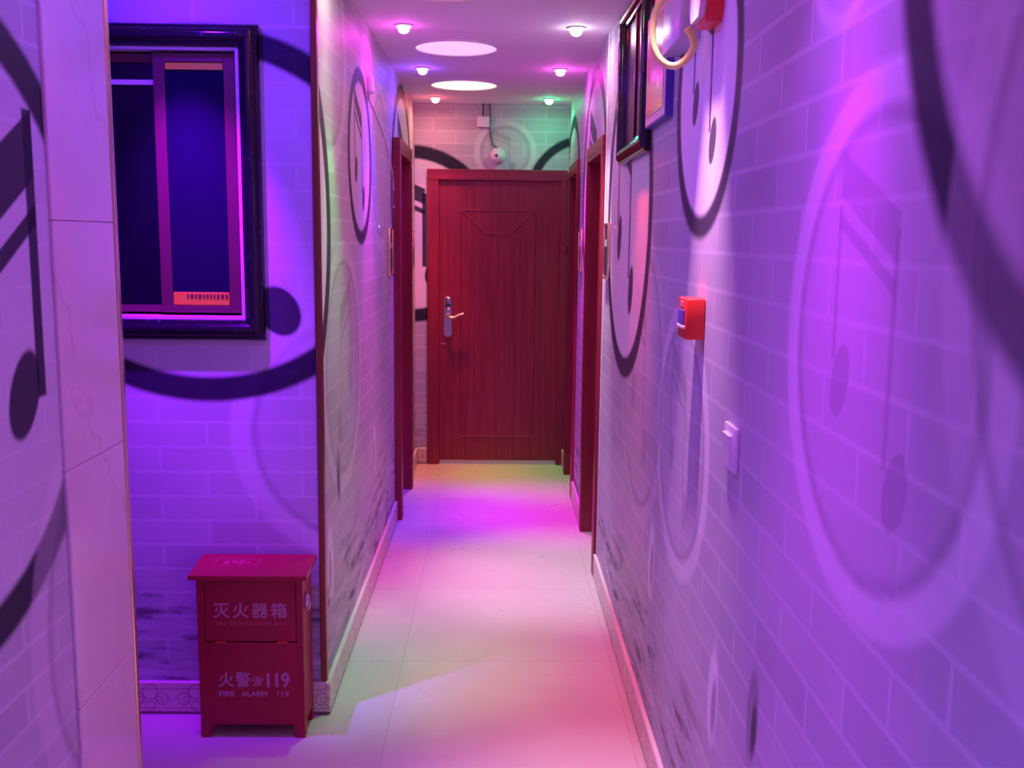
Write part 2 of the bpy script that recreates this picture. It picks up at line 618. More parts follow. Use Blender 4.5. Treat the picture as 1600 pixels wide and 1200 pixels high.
tag(MB().box((-2.6, YBACK, -0.1), (0.75, YB + 0.15, 0)).build('floor', M_FLOOR), 'cream polished floor tiles running down the corridor', 'floor', None, 'structure')
tag(MB().box((-2.6, YBACK, ZC), (0.75, YB + 0.15, ZC + 0.1)).build('ceiling', M_CEIL), 'white painted ceiling with round lights over the corridor', 'ceiling', None, 'structure')

wall('wall_right', [((XR, YBACK, 0), (XR + T, DR[0], ZC)), ((XR, DR[0], DR[2]), (XR + T, DR[1], ZC)),
                    ((XR, DR[1], 0), (XR + T, DR2[0], ZC)), ((XR, DR2[0], DR2[2]), (XR + T, DR2[1], ZC)),
                    ((XR, DR2[1], 0), (XR + T, YB, ZC))], M_RIGHT, M_RIGHT,
     'right corridor wall papered with grey bricks, dark rings and music notes')
wall('wall_left', [((XL - T, YF + T, 0), (XL, DL[0], ZC)), ((XL - T, DL[0], DL[2]), (XL, DL[1], ZC)),
                   ((XL - T, DL[1], 0), (XL, YB, ZC))], M_LEFT, M_LEFT,
     'left corridor wall beyond the side passage, papered with rings and notes')
wall('wall_lobby', [((XM - T, YBACK, 0), (XM - 0.004, 2.20, ZC)), ((XM - T, 2.20, 0), (XM - 0.012, 2.555, ZC)), ((-2.5, 2.435, 0), (XM - T, 2.555, ZC))], M_LOBBY, M_LOBBY,
     'nearest wall at the left edge with a black ring and music note')
WX0, WX1, WZ0, WZ1 = -1.485, -0.806, 1.345, 2.192      # opening of the passage window
wall('wall_passage', [((-2.5, YF, 0), (WX0, YF + T, ZC)), ((WX1, YF, 0), (XL, YF + T, ZC)),
                      ((WX0, YF, 0), (WX1, YF + T, WZ0)), ((WX0, YF, WZ1), (WX1, YF + T, ZC))], M_LEFT, M_PASSAGE,
     'violet lit wall facing the camera behind the red box, with window')
wall('wall_passage_end', [((-2.6, 2.435, 0), (-2.5, YF + T, ZC))], M_LOBBY, M_LOBBY, 'far end wall of the side passage on the left')
wall('wall_end', [((XL - T, YB, 0), (XR + T, YB + T, ZC))], M_END, M_END, 'short papered wall around the red door at the corridor end')
wall('wall_behind', [((-1.3, YBACK - 0.1, 0), (0.75, YBACK, ZC))], M_LOBBY, M_PASSAGE, 'papered wall behind the camera')


# skirting tiles
def skirt(name, boxes, mat, label):
    w = MB()
    for a, b in boxes:
        w.box(a, b, 0.003, 1)
    tag(w.build(name, mat), label, 'baseboard', None, 'structure')


SK, SH = 0.016, 0.115
skirt('baseboard_right', [((XR - SK, YBACK, 0), (XR, DR[0] - 0.06, SH)), ((XR - SK, DR[1] + 0.06, 0), (XR, DR2[0] - 0.06, SH)), ((XR - SK, DR2[1] + 0.06, 0), (XR, YB - SK, SH))],
      M_SKIRT_Y, 'cream skirting tiles along the right corridor wall')
skirt('baseboard_left', [((XL, YF - SK, 0), (XL + SK, DL[0] - 0.045, SH)), ((XL, DL[1] + 0.045, 0), (XL + SK, YB - SK, SH))],
      M_SKIRT_Y, 'cream skirting tiles along the left corridor wall')
skirt('baseboard_passage', [((-2.5, YF - SK, 0), (XL, YF, SH))], M_SKIRT_X, 'scroll patterned skirting tiles behind the red box')
skirt('baseboard_lobby', [((XM - 0.004, YBACK, 0), (XM + SK - 0.004, 2.19, SH))], M_SKIRT_Y, 'cream skirting tiles along the nearest left wall')
skirt('baseboard_end', [((XL + SK, YB - SK, 0), (-0.487, YB, SH))], M_SKIRT_X, 'short piece of skirting tile left of the red door')

# marble slabs that end the near left wall
mp = empty('trim_1', (XM, 2.38, 0), 'upright of pale marble slabs with brass edge at the left', 'marble cladding', None, 'structure')
for z0, z1 in ((0.0, 0.512), (0.512, 1.083), (1.083, 1.645), (1.645, 2.21), (2.21, ZC)):
    MB().box((XM - 0.012, 2.203, z0 + 0.0004), (XM + 0.004, 2.548, z1 - 0.0004), 0.004, 3).build('marble_slab', M_MARBLE, mp)
MB().box((XM - 0.012, 2.548, 0), (XM + 0.008, 2.570, ZC), 0.004, 3).build('brass_edge', M_BRASS, mp)

w = MB().box((XL - 0.014, YF - 0.006, SH), (XL + 0.006, YF, ZC), 0.002).box((XL, YF, SH), (XL + 0.006, YF + 0.026, ZC), 0.002)
tag(w.build('trim_2', M_BRONZE), 'bronze angle strip on the wall corner behind the red box', 'corner trim', None, 'structure')
w = MB().box((XR - 0.005, DR[0] - 0.10, SH), (XR, DR[0] - 0.072, ZC), 0.0015)
tag(w.build('trim_3', M_WHITE), 'slim pale edge strip where the right wall meets the first doorway', 'edge trim', None, 'structure')

# ------------------------------------------------------------------ doors
def side_door(name, x, sgn, y0, y1, top, cw, proud, label):
    """a lined doorway in a corridor side wall; sgn=+1 for the right wall"""
    d = empty(name, (x, (y0 + y1) / 2, 0), label, 'door', None, 'structure')
    xo = x - sgn * proud                         # face of the casing in the corridor
    xi = x + sgn * (T + 0.0)
    lo, hi = min(xo, xi), max(xo, xi)
    f = MB()
    xa, xb = min(xo, x), max(xo, x)
    f.box((lo, y0, 0), (hi, y0 + 0.022, top), 0.002)
    f.box((lo, y1 - 0.022, 0), (hi, y1, top), 0.002)
    f.box((xa, y0 - cw, 0), (xb, y0 + 0.01, top), 0.003)
    f.box((xa, y1 - 0.01, 0), (xb, y1 + cw, top), 0.003)
    f.build('door_frame', M_WOOD_X, d)
    h = MB()
    h.box((lo, y0, top - 0.022), (hi, y1, top), 0.002)
    h.box((xa, y0 - cw, top), (xb, y1 + cw, top + cw), 0.003)
    h.build('door_head', M_WOOD_Z, d)
    lx = x + sgn * 0.085
    lf = MB().box((min(lx, lx + sgn * 0.035), y0 + 0.022, 0.008), (max(lx, lx + sgn * 0.035), y1 - 0.022, top - 0.022), 0.002).build('door_leaf', M_WOOD_Y, d)
    k = MB().lathe([(0.0, -0.03), (0.02, -0.026), (0.024, -0.01), (0.012, 0.0), (0.012, 0.02)], (lx - sgn * 0.02, y0 + 0.10, 1.0), 'X', 20)
    k.build('door_knob', M_STEEL, lf, True)
    return d


side_door('door_2', XR, 1, DR[0], DR[1], DR[2], 0.055, 0.018, 'red wooden doorway in the right wall, nearer of two')
side_door('door_3', XR, 1, DR2[0], DR2[1], DR2[2], 0.055, 0.018, 'red wooden doorway in the right wall beside the end door')
side_door('door_4', XL, -1, DL[0], DL[1], DL[2], 0.06, 0.04, 'red wooden doorway in the left corridor wall')

d = empty('door_1', (0, YB, 0), 'closed dark red wooden door at the end of the corridor', 'door', None, 'structure')
yo = YB - 0.035
f = MB()
f.box((-0.482, yo, 0), (-0.402, YB, 2.075), 0.004).box((0.442, yo, 0), (0.487, YB, 2.075), 0.004)
f.box((-0.412, yo + 0.012, 0), (-0.398, YB, 2.0), 0.002).box((0.436, yo + 0.012, 0), (0.450, YB, 2.0), 0.002)
f.build('door_frame', M_WOOD_X, d)
MB().box((-0.482, yo - 0.003, 2.003), (0.487, YB, 2.078), 0.004).build('door_head', M_WOOD_Z, d)
lf = MB().box((-0.398, YB - 0.016, 0.03), (0.436, YB - 0.002, 2.003), 0.002).build('door_leaf', M_WOOD_X, d)
g = MB()
yl = YB - 0.0165


def groove(p, q, r=0.0045):
    g.tube([(p[0], yl, p[1]), (q[0], yl, q[1])], r, 8)


px0, px1, pz0, pz1 = -0.250, 0.270, 0.205, 1.80
for a, b in (((px0, pz1), (px1, pz1)), ((px0, pz0), (px1, pz0)), ((px0, pz0), (px0, pz1)), ((px1, pz0), (px1, pz1)),
             ((px0, pz1), (px0 + 0.17, pz1 - 0.16)), ((px1, pz1), (px1 - 0.17, pz1 - 0.16)), ((px0 + 0.17, pz1 - 0.16), (px1 - 0.17, pz1 - 0.16))):
    groove(a, b)
g.build('panel_moulding', M_WOOD_Z, lf, True)
MB().box((-0.40, YB - 0.012, 0.0), (0.44, YB - 0.001, 0.03), 0.001).build('threshold_strip', M_MINT, d)
lk = MB()
n = 14
pts = []
cx, hw = -0.338, 0.027
for k in range(n + 1):
    t = math.pi * k / n
    pts.append((cx + hw * math.cos(t), YB - 0.016, 1.175 + hw * math.sin(t)))
for k in range(n + 1):
    t = math.pi + math.pi * k / n
    pts.append((cx + hw * math.cos(t), YB - 0.016, 0.945 + hw * math.sin(t)))
lk.prism(pts, (0, -0.012, 0))
lock = lk.build('lock_plate', M_STEEL, lf)
MB().box((cx - 0.024, YB - 0.046, 1.105), (cx + 0.024, YB - 0.026, 1.20), 0.008, 3).build('card_reader', M_CHROME, lock, True)
MB().box((cx - 0.018, YB - 0.049, 1.132), (cx + 0.018, YB - 0.045, 1.15), 0.001).build('reader_window', M_BLKPL, lock)
w = MB().lathe([(0.0, 0.0), (0.018, -0.004), (0.014, -0.03), (0.0, -0.034)], (cx, YB - 0.028, 1.072), 'Y', 20)
w.tube([(cx, YB - 0.06, 1.072), (cx + 0.012, YB - 0.062, 1.058), (cx + 0.045, YB - 0.064, 1.058), (cx + 0.08, YB - 0.064, 1.078), (cx + 0.108, YB - 0.06, 1.084)],
       [0.011, 0.010, 0.008, 0.007, 0.008], 10)
w.tube([(cx, YB - 0.03, 1.072), (cx, YB - 0.066, 1.072)], 0.009, 12)
w.build('lever_handle', M_BRASS, lock, True)
MB().box((-0.386, YB - 0.019, 0.865), (-0.352, YB - 0.015, 0.873), 0.001).build('keyhole_mark', M_STEEL, lf)

# ------------------------------------------------------------------ windows
w1 = empty('window_1', (-1.145, YF, 1.28), 'sliding window with black moulded frame, blue blind and orange strips', 'window', None, 'structure')


def moulding_bar(w, a, b, inward, width, wall_pt, nrm, prof):
    """one mitred side of a picture-frame moulding. a,b: outer corners; inward: unit vector to the opening; nrm: out of the wall"""
    a, b, inward, nrm = Vector(a), Vector(b), Vector(inward), Vector(nrm)
    along = (b - a).normalized()
    A, B = [], []
    for s_, h in prof:
        A.append(w.bm.verts.new(a + inward * s_ * width + along * s_ * width + nrm * h))
        B.append(w.bm.verts.new(b + inward * s_ * width - along * s_ * width + nrm * h))
    for i in range(len(prof) - 1):
        w.bm.faces.new((A[i], A[i + 1], B[i + 1], B[i]))


PROF = [(0, 0), (0, 0.016), (0.06, 0.022), (0.16, 0.022), (0.2, 0.027), (0.34, 0.034), (0.5, 0.036), (0.66, 0.033), (0.78, 0.025), (0.82, 0.019), (0.95, 0.016), (1, 0.010), (1, -0.004)]
fx0, fx1, fz0, fz1 = -1.55, -0.742, 1.282, 2.258
w = MB()
for a, b, inn in (((fx0, YF, fz0), (fx1, YF, fz0), (0, 0, 1)), ((fx1, YF, fz0), (fx1, YF, fz1), (-1, 0, 0)),
                  ((fx1, YF, fz1), (fx0, YF, fz1), (0, 0, -1)), ((fx0, YF, fz1), (fx0, YF, fz0), (1, 0, 0))):
    moulding_bar(w, a, b, inn, 0.064, None, (0, -1, 0), PROF)
bmesh.ops.recalc_face_normals(w.bm, faces=w.bm.faces[:])
w.build('window_frame', M_BLACK, w1, True)
w = MB()
w.box((WX0, YF - 0.002, WZ0), (WX1, YF + 0.06, WZ0 + 0.012)).box((WX0, YF - 0.002, WZ1 - 0.008), (WX1, YF + 0.06, WZ1))
w.box((WX1 - 0.012, YF - 0.002, WZ0 + 0.012), (WX1, YF + 0.06, WZ1 - 0.008)).box((WX0, YF - 0.002, WZ0 + 0.012), (WX0 + 0.012, YF + 0.06, WZ1 - 0.008))
w.build('window_sill', M_JAMB, w1)
ys = YF + 0.022
rs = MB()
rs.box((-1.082, ys, 1.366), (-1.046, ys + 0.02, 2.178), 0.002).box((-0.862, ys, 1.366), (-0.826, ys + 0.02, 2.178), 0.002)
rs.box((-1.046, ys, 1.366), (-0.862, ys + 0.02, 1.388), 0.002).box((-1.046, ys, 2.150), (-0.862, ys + 0.02, 2.178), 0.002)
sash = rs.build('sash', M_ALU, w1)
MB().box((-1.046, ys + 0.008, 1.388), (-0.862, ys + 0.014, 2.150)).build('blind', M_BLIND, sash)
MB().box((-1.044, ys + 0.004, 2.128), (-0.864, ys + 0.010, 2.149)).build('top_strip', M_ORANGE, sash)
MB().box((-1.044, ys + 0.003, 1.390), (-0.864, ys + 0.010, 1.432), 0.001).build('bottom_strip', M_ORANGE, sash)
w = MB()
xx = -1.0
while xx < -0.875:
    ww = random.choice((0.008, 0.010, 0.006))
    w.box((xx, ys + 0.0015, 1.413), (xx + ww, ys + 0.0035, 1.425))
    w.box((xx + ww * 0.25, ys + 0.0015, 1.4085), (xx + ww * 0.6, ys + 0.0035, 1.4135))
    xx += ww + 0.005
w.build('printed_row', M_DKMARK, sash)
ls = MB()
ls.box((WX0 + 0.012, ys + 0.022, 1.366), (WX0 + 0.047, ys + 0.040, 2.178), 0.002).box((-1.082, ys + 0.022, 1.366), (-1.05, ys + 0.040, 2.178), 0.002)
ls.box((WX0 + 0.047, ys + 0.022, 1.366), (-1.082, ys + 0.040, 1.388), 0.002).box((WX0 + 0.047, ys + 0.022, 2.150), (-1.082, ys + 0.040, 2.178), 0.002)
sash2 = ls.build('sash', M_ALU, w1)
MB().box((WX0 + 0.047, ys + 0.028, 1.388), (-1.082, ys + 0.034, 2.150)).build('glass_pane', M_DKGLASS, sash2)
MB().box((WX0 + 0.047, ys + 0.018, 2.082), (-1.084, ys + 0.026, 2.097)).build('rail', M_JAMB, sash2)

w2 = empty('window_2', (XR, 3.62, 1.90), 'narrow black framed window high on the right wall', 'window', None, 'structure')
w = MB()
for a, b, inn in (((XR, 3.28, 1.90), (XR, 3.96, 1.90), (0, 0, 1)), ((XR, 3.96, 1.90), (XR, 3.96, 2.47), (0, -1, 0)),
                  ((XR, 3.96, 2.47), (XR, 3.28, 2.47), (0, 0, -1)), ((XR, 3.28, 2.47), (XR, 3.28, 1.90), (0, 1, 0))):
    moulding_bar(w, a, b, inn, 0.07, None, (-1, 0, 0), PROF)
bmesh.ops.recalc_face_normals(w.bm, faces=w.bm.faces[:])
w.build('window_frame', M_BLACK, w2, True)
MB().box((XR - 0.006, 3.35, 1.97), (XR - 0.001, 3.89, 2.40)).build('glass_pane', M_SMOKE, w2)
MB().box((XR - 0.014, 3.60, 1.97), (XR - 0.006, 3.63, 2.40), 0.002).build('mullion', M_BLKPL, w2)


# ------------------------------------------------------------------ lights
def downlight(x, y, tint, beams, label, hot=22.0):
    """beams: (cone in degrees or 0 for the wide spill, tilt along the corridor, colour times watts)"""
    t = empty('downlight', (x, y, ZC), label, 'ceiling light', 'small recessed ceiling lights')
    rg = MB().lathe([(0.042, 0.0), (0.042, -0.004), (0.038, -0.007), (0.030, -0.006), (0.027, 0.0)], (x, y, ZC), 'Z', 32)
    rg.build('trim_ring', M_WHITE, t, True)
    le = MB().lathe([(0.027, -0.002), (0.027, -0.012), (0.024, -0.023), (0.018, -0.031), (0.009, -0.035), (0.0, -0.036)], (x, y, ZC), 'Z', 24)
    le.build('lens', emitter('lens_glow', tuple(0.03 + 0.97 * c for c in tint), hot), t, True)
    for cone, tilt, rgb in beams:
        pw = max(rgb)
        if pw <= 0.0:
            continue
        ld = bpy.data.lights.new('lamp_light', 'SPOT' if cone else 'AREA')
        ld.energy = pw
        ld.color = tuple(c / pw for c in rgb)
        if cone:
            ld.spot_size = math.radians(cone)
            ld.spot_blend = 1.0
            ld.shadow_soft_size = 0.02
        else:
            ld.shape = 'DISK'
            ld.size = 0.05
        lo = bpy.data.objects.new('lamp_light', ld)
        lo.location = (x, y, ZC - 0.044)
        lo.rotation_euler = (math.radians(tilt), 0, 0)
        COL.objects.link(lo)
        lo.parent = t
        lo.matrix_parent_inverse = Matrix.Translation(t.location).inverted()
    return t


RED, GREEN, VIOLET = (1.0, 0.06, 0.10), (0.04, 1.0, 0.35), (0.22, 0.03, 1.0)
MAGENTA, WHITE, PINK = (1.0, 0.06, 0.85), (0.82, 0.72, 1.0), (1.0, 0.35, 0.70)
LX, RX = -0.409, 0.337
LAMPS = [
    (LX, 6.72, RED, [(0, 0, (0.98, 0.31, 0.27)), (72, 0, (22, 5, 10)), (40, 0, (70, 14, 0))], 'small red ceiling light nearest the end door, left side'),
    (RX, 6.72, GREEN, [(0, 0, (0, 0.666, 0.269)), (72, 0, (0, 0, 0)), (40, -2, (0, 46, 2))], 'small green ceiling light nearest the end door, right side'),
    (LX, 5.57, VIOLET, [(0, 0, (0, 0, 1.4)), (72, 4, (0, 0, 0)), (40, 4, (22, 0, 165))], 'small blue violet ceiling light on the left, between the pale round panels', 40.0),
    (RX, 5.55, MAGENTA, [(0, 0, (1.18, 0.0419, 0.908)), (72, 4, (0, 0, 0)), (40, 5, (140, 0, 150))], 'small magenta ceiling light on the right, second from the end door', 40.0),
    (LX, 4.47, MAGENTA, [(0, 0, (1.2, 0, 1.1)), (72, 4, (4, 0, 52)), (40, 0, (75, 2, 40))], 'small pinkish ceiling light on the left, third from the end door'),
    (RX, 4.47, WHITE, [(0, 0, (0.98, 0.5, 0.7)), (72, 4, (0, 0, 0)), (40, 4, (108, 84, 100))], 'small white ceiling light on the right, third from the end door'),
    (LX, 3.37, GREEN, [(0, 0, (0.8, 0.4, 0.45)), (72, 4, (2, 6, 2)), (40, 8, (0, 56, 8))], 'small green ceiling light on the left above the wall corner'),
    (RX, 3.37, RED, [(0, 0, (1.97, 0, 0)), (72, 4, (0, 0, 0)), (40, 2, (74, 6, 2))], 'small red ceiling light on the right above the black window'),
    (LX, 2.27, VIOLET, [(0, 0, (0, 0, 2.9)), (72, 4, (0, 0, 0)), (40, 0, (24, 3, 26))], 'small violet ceiling light at the mouth of the side passage'),
    (RX, 2.33, PINK, [(0, 0, (0, 0, 0)), (72, 0, (0, 0, 0)), (40, 0, (118, 52, 92))], 'small pale pink ceiling light above the red call point'),
    (LX, 1.17, VIOLET, [(0, 0, (0.675, 0, 0)), (100, 0, (0, 2, 8))], 'small violet ceiling light over the lobby, left side'),
    (RX - 0.02, 1.42, MAGENTA, [(0, 0, (0, 0, 0)), (72, 0, (12, 1.5, 30)), (40, 0, (55.8, 0, 87.6))], 'small magenta ceiling light over the lobby, right side'),
    (-0.98, 2.87, VIOLET, [(0, 0, (0.522, 0, 5.05)), (72, 4, (0, 0, 0)), (46, 20, (60, 0, 215))], 'small violet ceiling light inside the side passage'),
    (LX, 0.0, PINK, [(0, 0, (0.405, 0, 0)), (100, 0, (18, 12, 110))], 'small pink ceiling light over the lobby behind the camera, left'),
    (RX, 0.0, WHITE, [(0, 0, (1.0, 0.1, 0)), (100, 0, (14, 14, 80))], 'small white ceiling light over the lobby behind the camera, right'),
]
PANELS = [(0.85, 0.70, 0.40), (0.52, 0.25, 0.52), (0.289, 0.028, 0.0941), (1.35, 0.004, 0.724), (0.604, 0.004, 0.132)]
for lamp in LAMPS:
    downlight(*lamp)


def round_panel(y, rgb, label):
    t = empty('round_ceiling_panel', (-0.203, y, ZC), label, 'ceiling light', 'round ceiling light panels')
    c = (-0.203, y, ZC)
    st = max(rgb)
    MB().lathe([(0.205, 0.0), (0.205, -0.006), (0.196, -0.008), (0.194, -0.002)], c, 'Z', 64).build('rim', M_WHITE, t, True)
    MB().lathe([(0.195, -0.003), (0.12, -0.0045), (0.0, -0.005)], c, 'Z', 64).build('diffuser', emitter('panel_glow', tuple(v / st for v in rgb), st), t, True)


round_panel(6.15, PANELS[0], 'round warm white ceiling panel nearest the end door')
round_panel(4.97, PANELS[1], 'round pale pink ceiling panel, second from the end door')
round_panel(3.80, PANELS[2], 'round red ceiling panel at the top edge of the picture')
round_panel(1.9, PANELS[3], 'round pink ceiling panel over the lobby, out of frame')
round_panel(-0.7, PANELS[4], 'added round fill light panel behind the camera, out of frame')  # unseen panel added as fill light for the lobby


# ------------------------------------------------------------------ fire extinguisher box
bx0, bx1, by0, by1 = -0.945, -0.608, 3.035, 3.185
fb = empty('fire_extinguisher_box', ((bx0 + bx1) / 2, (by0 + by1) / 2, 0), 'dark red metal fire extinguisher box with pale lettering on the floor', 'fire extinguisher box')
w = MB()
zb = 0.045
# side panels, back and plinth with splayed feet
w.box((bx0, by0, zb), (bx0 + 0.022, by1, 0.540), 0.002).box((bx1 - 0.022, by0, zb), (bx1, by1, 0.540), 0.002)
w.box((bx0 + 0.02, by0, zb), (bx1 - 0.02, by0 + 0.012, 0.325), 0.001)
w.box((bx0 + 0.02, by1 - 0.01, zb), (bx1 - 0.02, by1, 0.540)).box((bx0 + 0.02, by0 + 0.01, zb), (bx1 - 0.02, by1 - 0.01, zb + 0.01))
for xa, sx in ((bx0, 1), (bx1, -1)):
    for yy in (by0, by1 - 0.03):
        w.prism([(xa, yy, 0), (xa + sx * 0.028, yy, 0), (xa + sx * 0.040, yy, zb + 0.004), (xa, yy, zb + 0.004)], (0, 0.03, 0))
w.build('body', M_REDBOX, fb)
w = MB()
w.box((bx0 + 0.0235, by0 + 0.001, 0.329), (bx1 - 0.0235, by0 + 0.011, 0.535), 0.0015)
flap = w.build('front_flap', M_REDBOX, fb)
MB().box((bx0 + 0.022, by0 + 0.010, 0.322), (bx1 - 0.022, by0 + 0.014, 0.540)).build('gap_shade', M_DKRED, fb)  # solid dark sheet that paints the shade in the crack around the flap
for xa in (bx0 + 0.055, bx1 - 0.085):
    MB().box((xa, by0 - 0.002, 0.3235), (xa + 0.034, by0 + 0.004, 0.3295), 0.001).build('hinge', M_REDPL, flap)
lid = MB()
lz0, lz1 = 0.546, 0.556
lid.prism([(bx0 - 0.018, by0 - 0.022, lz0 - 0.006), (bx0 - 0.018, by0 - 0.022, lz0 + 0.008), (bx0 - 0.018, by1 + 0.006, lz1 + 0.012), (bx0 - 0.018, by1 + 0.006, lz1 - 0.004)], (bx1 - bx0 + 0.036, 0, 0))
lid = lid.build('lid', M_REDBOX, fb)
tl = math.atan2(lz1 + 0.012 - lz0 - 0.008, by1 - by0 + 0.028)
m = MB()


def lid_pt(x, y, h):
    return (x, y, lz0 + 0.008 + (y - by0 + 0.022) * math.tan(tl) + h)


for (xa, xb, ya, yb_) in ((-0.905, -0.765, 3.088, 3.091), (-0.905, -0.765, 3.149, 3.152), (-0.905, -0.902, 3.088, 3.152), (-0.768, -0.765, 3.088, 3.152),
                         (-0.875, -0.86, 3.105, 3.135), (-0.852, -0.835, 3.115, 3.135), (-0.828, -0.812, 3.105, 3.14), (-0.805, -0.79, 3.112, 3.126)):
    m.prism([lid_pt(xa, ya, 0.0), lid_pt(xb, ya, 0.0), lid_pt(xb, yb_, 0.0), lid_pt(xa, yb_, 0.0)], (0, 0, 0.0006))
m.build('lid_emblem', M_PRINTD, lid)
w = MB().box((bx1 - 0.001, by0 + 0.03, 0.43), (bx1 + 0.010, by0 + 0.055, 0.475), 0.002)
w.tube([(bx1 + 0.008, by0 + 0.042, 0.47), (bx1 + 0.018, by0 + 0.03, 0.445), (bx1 + 0.010, by0 + 0.03, 0.425)], 0.004, 8)
w.build('latch', M_STEEL, fb, True)
yt = by0 + 0.001
xt = -0.776
lettering('front_lettering', '灭火器箱', M_PRINT, flap, (xt, yt, 0.4325), 0.050, 0.232, heavy=0.022, sp=1.25)
lettering('front_lettering', 'FIRE EXTINGUISHER BOX', M_PRINTD, flap, (xt + 0.003, yt, 0.3885), 0.013, 0.226, heavy=0.03)
yt = by0
lettering('front_lettering', '火', M_PRINT, fb, (-0.858, yt, 0.199), 0.046, 0.046, heavy=0.022)
lettering('front_lettering', '警', M_PRINT, fb, (-0.805, yt, 0.200), 0.050, 0.046, heavy=0.014)
lettering('telephone_mark', '☎', M_PRINT, fb, (-0.7585, yt, 0.194), 0.032, 0.038, heavy=0.01)
lettering('front_lettering', '119', M_PRINT, fb, (-0.692, yt, 0.198), 0.047, 0.070, heavy=0.04)
lettering('front_lettering', 'FIRE', M_PRINT, fb, (-0.858, yt, 0.151), 0.017, 0.048, heavy=0.04)
lettering('front_lettering', 'ALARM', M_PRINT, fb, (-0.770, yt, 0.151), 0.017, 0.082, heavy=0.04)
lettering('front_lettering', '119', M_PRINT, fb, (-0.677, yt, 0.151), 0.017, 0.036, heavy=0.04)

# ------------------------------------------------------------------ things on the right wall
# manual call point
t = empty('fire_call_point', (XR, 2.385, 1.38), 'small red manual call point on the right wall', 'fire alarm call point')
cp = MB().box((XR - 0.046, 2.335, 1.383), (XR, 2.437, 1.480), 0.004, 3).build('housing', M_REDPL, t, True)
MB().box((XR - 0.0495, 2.352, 1.418), (XR - 0.045, 2.420, 1.452), 0.001).build('press_panel', M_BLUEFR, cp)
MB().box((XR - 0.0505, 2.345, 1.408), (XR - 0.045, 2.427, 1.415), 0.001).build('white_bar', M_WHITE, cp)
MB().box((XR - 0.048, 2.372, 1.458), (XR - 0.045, 2.400, 1.472), 0.001).build('indicator', M_PRINT, cp)

# light switch
t = empty('light_switch', (XR, 2.01, 1.145), 'white rocker light switch on the right wall below the call point', 'light switch')
MB().box((XR - 0.009, 1.962, 1.146), (XR, 2.060, 1.240), 0.003, 2).build('plate', M_WHITE, t, True)
w = MB().prism([(XR - 0.008, 1.985, 1.158), (XR - 0.012, 1.985, 1.158), (XR - 0.017, 1.985, 1.221), (XR - 0.008, 1.985, 1.221)], (0, 0.060, 0))
w.build('rocker', M_WHITE, t)

# sounder
t = empty('fire_alarm_sounder', (XR, 2.335, 2.1), 'red and white alarm sounder above the call point, cut by the top edge', 'fire alarm')
pf = [(2.265, 2.125), (2.285, 2.098), (2.385, 2.098), (2.405, 2.125), (2.405, 2.225), (2.385, 2.25), (2.285, 2.25), (2.265, 2.225)]
MB().prism([(XR, y, z) for y, z in pf], (-0.038, 0, 0)).build('housing', M_REDPL, t)
pf2 = [(2.335 + (y - 2.335) * 0.86, 2.175 + (z - 2.175) * 0.86) for y, z in pf]
MB().prism([(XR - 0.036, y, z) for y, z in pf2], (-0.016, 0, 0)).build('strobe_cover', M_WHITE, t)

# emergency light box with hose loop
t = empty('emergency_light', (XR, 2.64, 2.10), 'pale grey emergency light box above the hanging hose loop', 'emergency light')
eb = MB().box((XR - 0.052, 2.52, 2.105), (XR, 2.78, 2.28), 0.006, 3).build('housing', M_GREYPL, t, True)
for yy in (2.58, 2.72):
    MB().lathe([(0.0, -0.05), (0.02, -0.046), (0.034, -0.03), (0.036, -0.01), (0.02, 0.0)], (XR - 0.035, yy, 2.325), 'X', 24).build('lamp_head', M_WHITE, t, True)
    MB().tube([(XR - 0.03, yy, 2.275), (XR - 0.03, yy, 2.30)], 0.008, 10).build('lamp_neck', M_GREYPL, t, True)
hz = [(0.446, 2.113), (0.460, 2.096), (0.464, 2.072), (0.452, 2.048), (0.430, 2.031), (0.408, 2.030), (0.386, 2.045), (0.372, 2.072), (0.367, 2.104),
      (0.370, 2.140), (0.380, 2.168), (0.397, 2.192), (0.420, 2.212), (0.448, 2.235), (0.470, 2.265), (0.483, 2.31), (0.484, 2.42), (0.484, ZC)]
hp = []
for k in range(len(hz) - 1):                       # Catmull-Rom through the hose points
    p0, p1, p2_, p3 = hz[max(k - 1, 0)], hz[k], hz[k + 1], hz[min(k + 2, len(hz) - 1)]
    for q in range(4):
        t_ = q / 4
        hp.append(tuple(0.5 * (2 * b + (c - a) * t_ + (2 * a - 5 * b + 4 * c - dd) * t_ ** 2 + (3 * b - a - 3 * c + dd) * t_ ** 3)
                        for a, b, c, dd in zip(p0, p1, p2_, p3)))
hp.append(hz[-1])
pts = [(x, 2.44 + 0.0006 * k, z) for k, (x, z) in enumerate(hp)]
w = MB().tube(pts, 0.0088, 14)
tag(w.build('conduit_hose', M_HOSE, None, True), 'cream plastic hose hanging in an open loop high on the right wall', 'hose')

# picture
t = empty('framed_picture', (XR, 3.0, 1.97), 'small reddish picture in a thin frame beside the black window', 'picture')
MB().box((XR - 0.022, 2.88, 1.965), (XR, 3.25, 2.30), 0.002).build('frame', M_BLUEFR, t)
MB().box((XR - 0.024, 2.885, 1.970), (XR - 0.021, 3.245, 2.295)).build('border', M_MAT, t)
MB().box((XR - 0.026, 2.91, 1.995), (XR - 0.0235, 3.22, 2.27)).build('print', M_PICT, t)


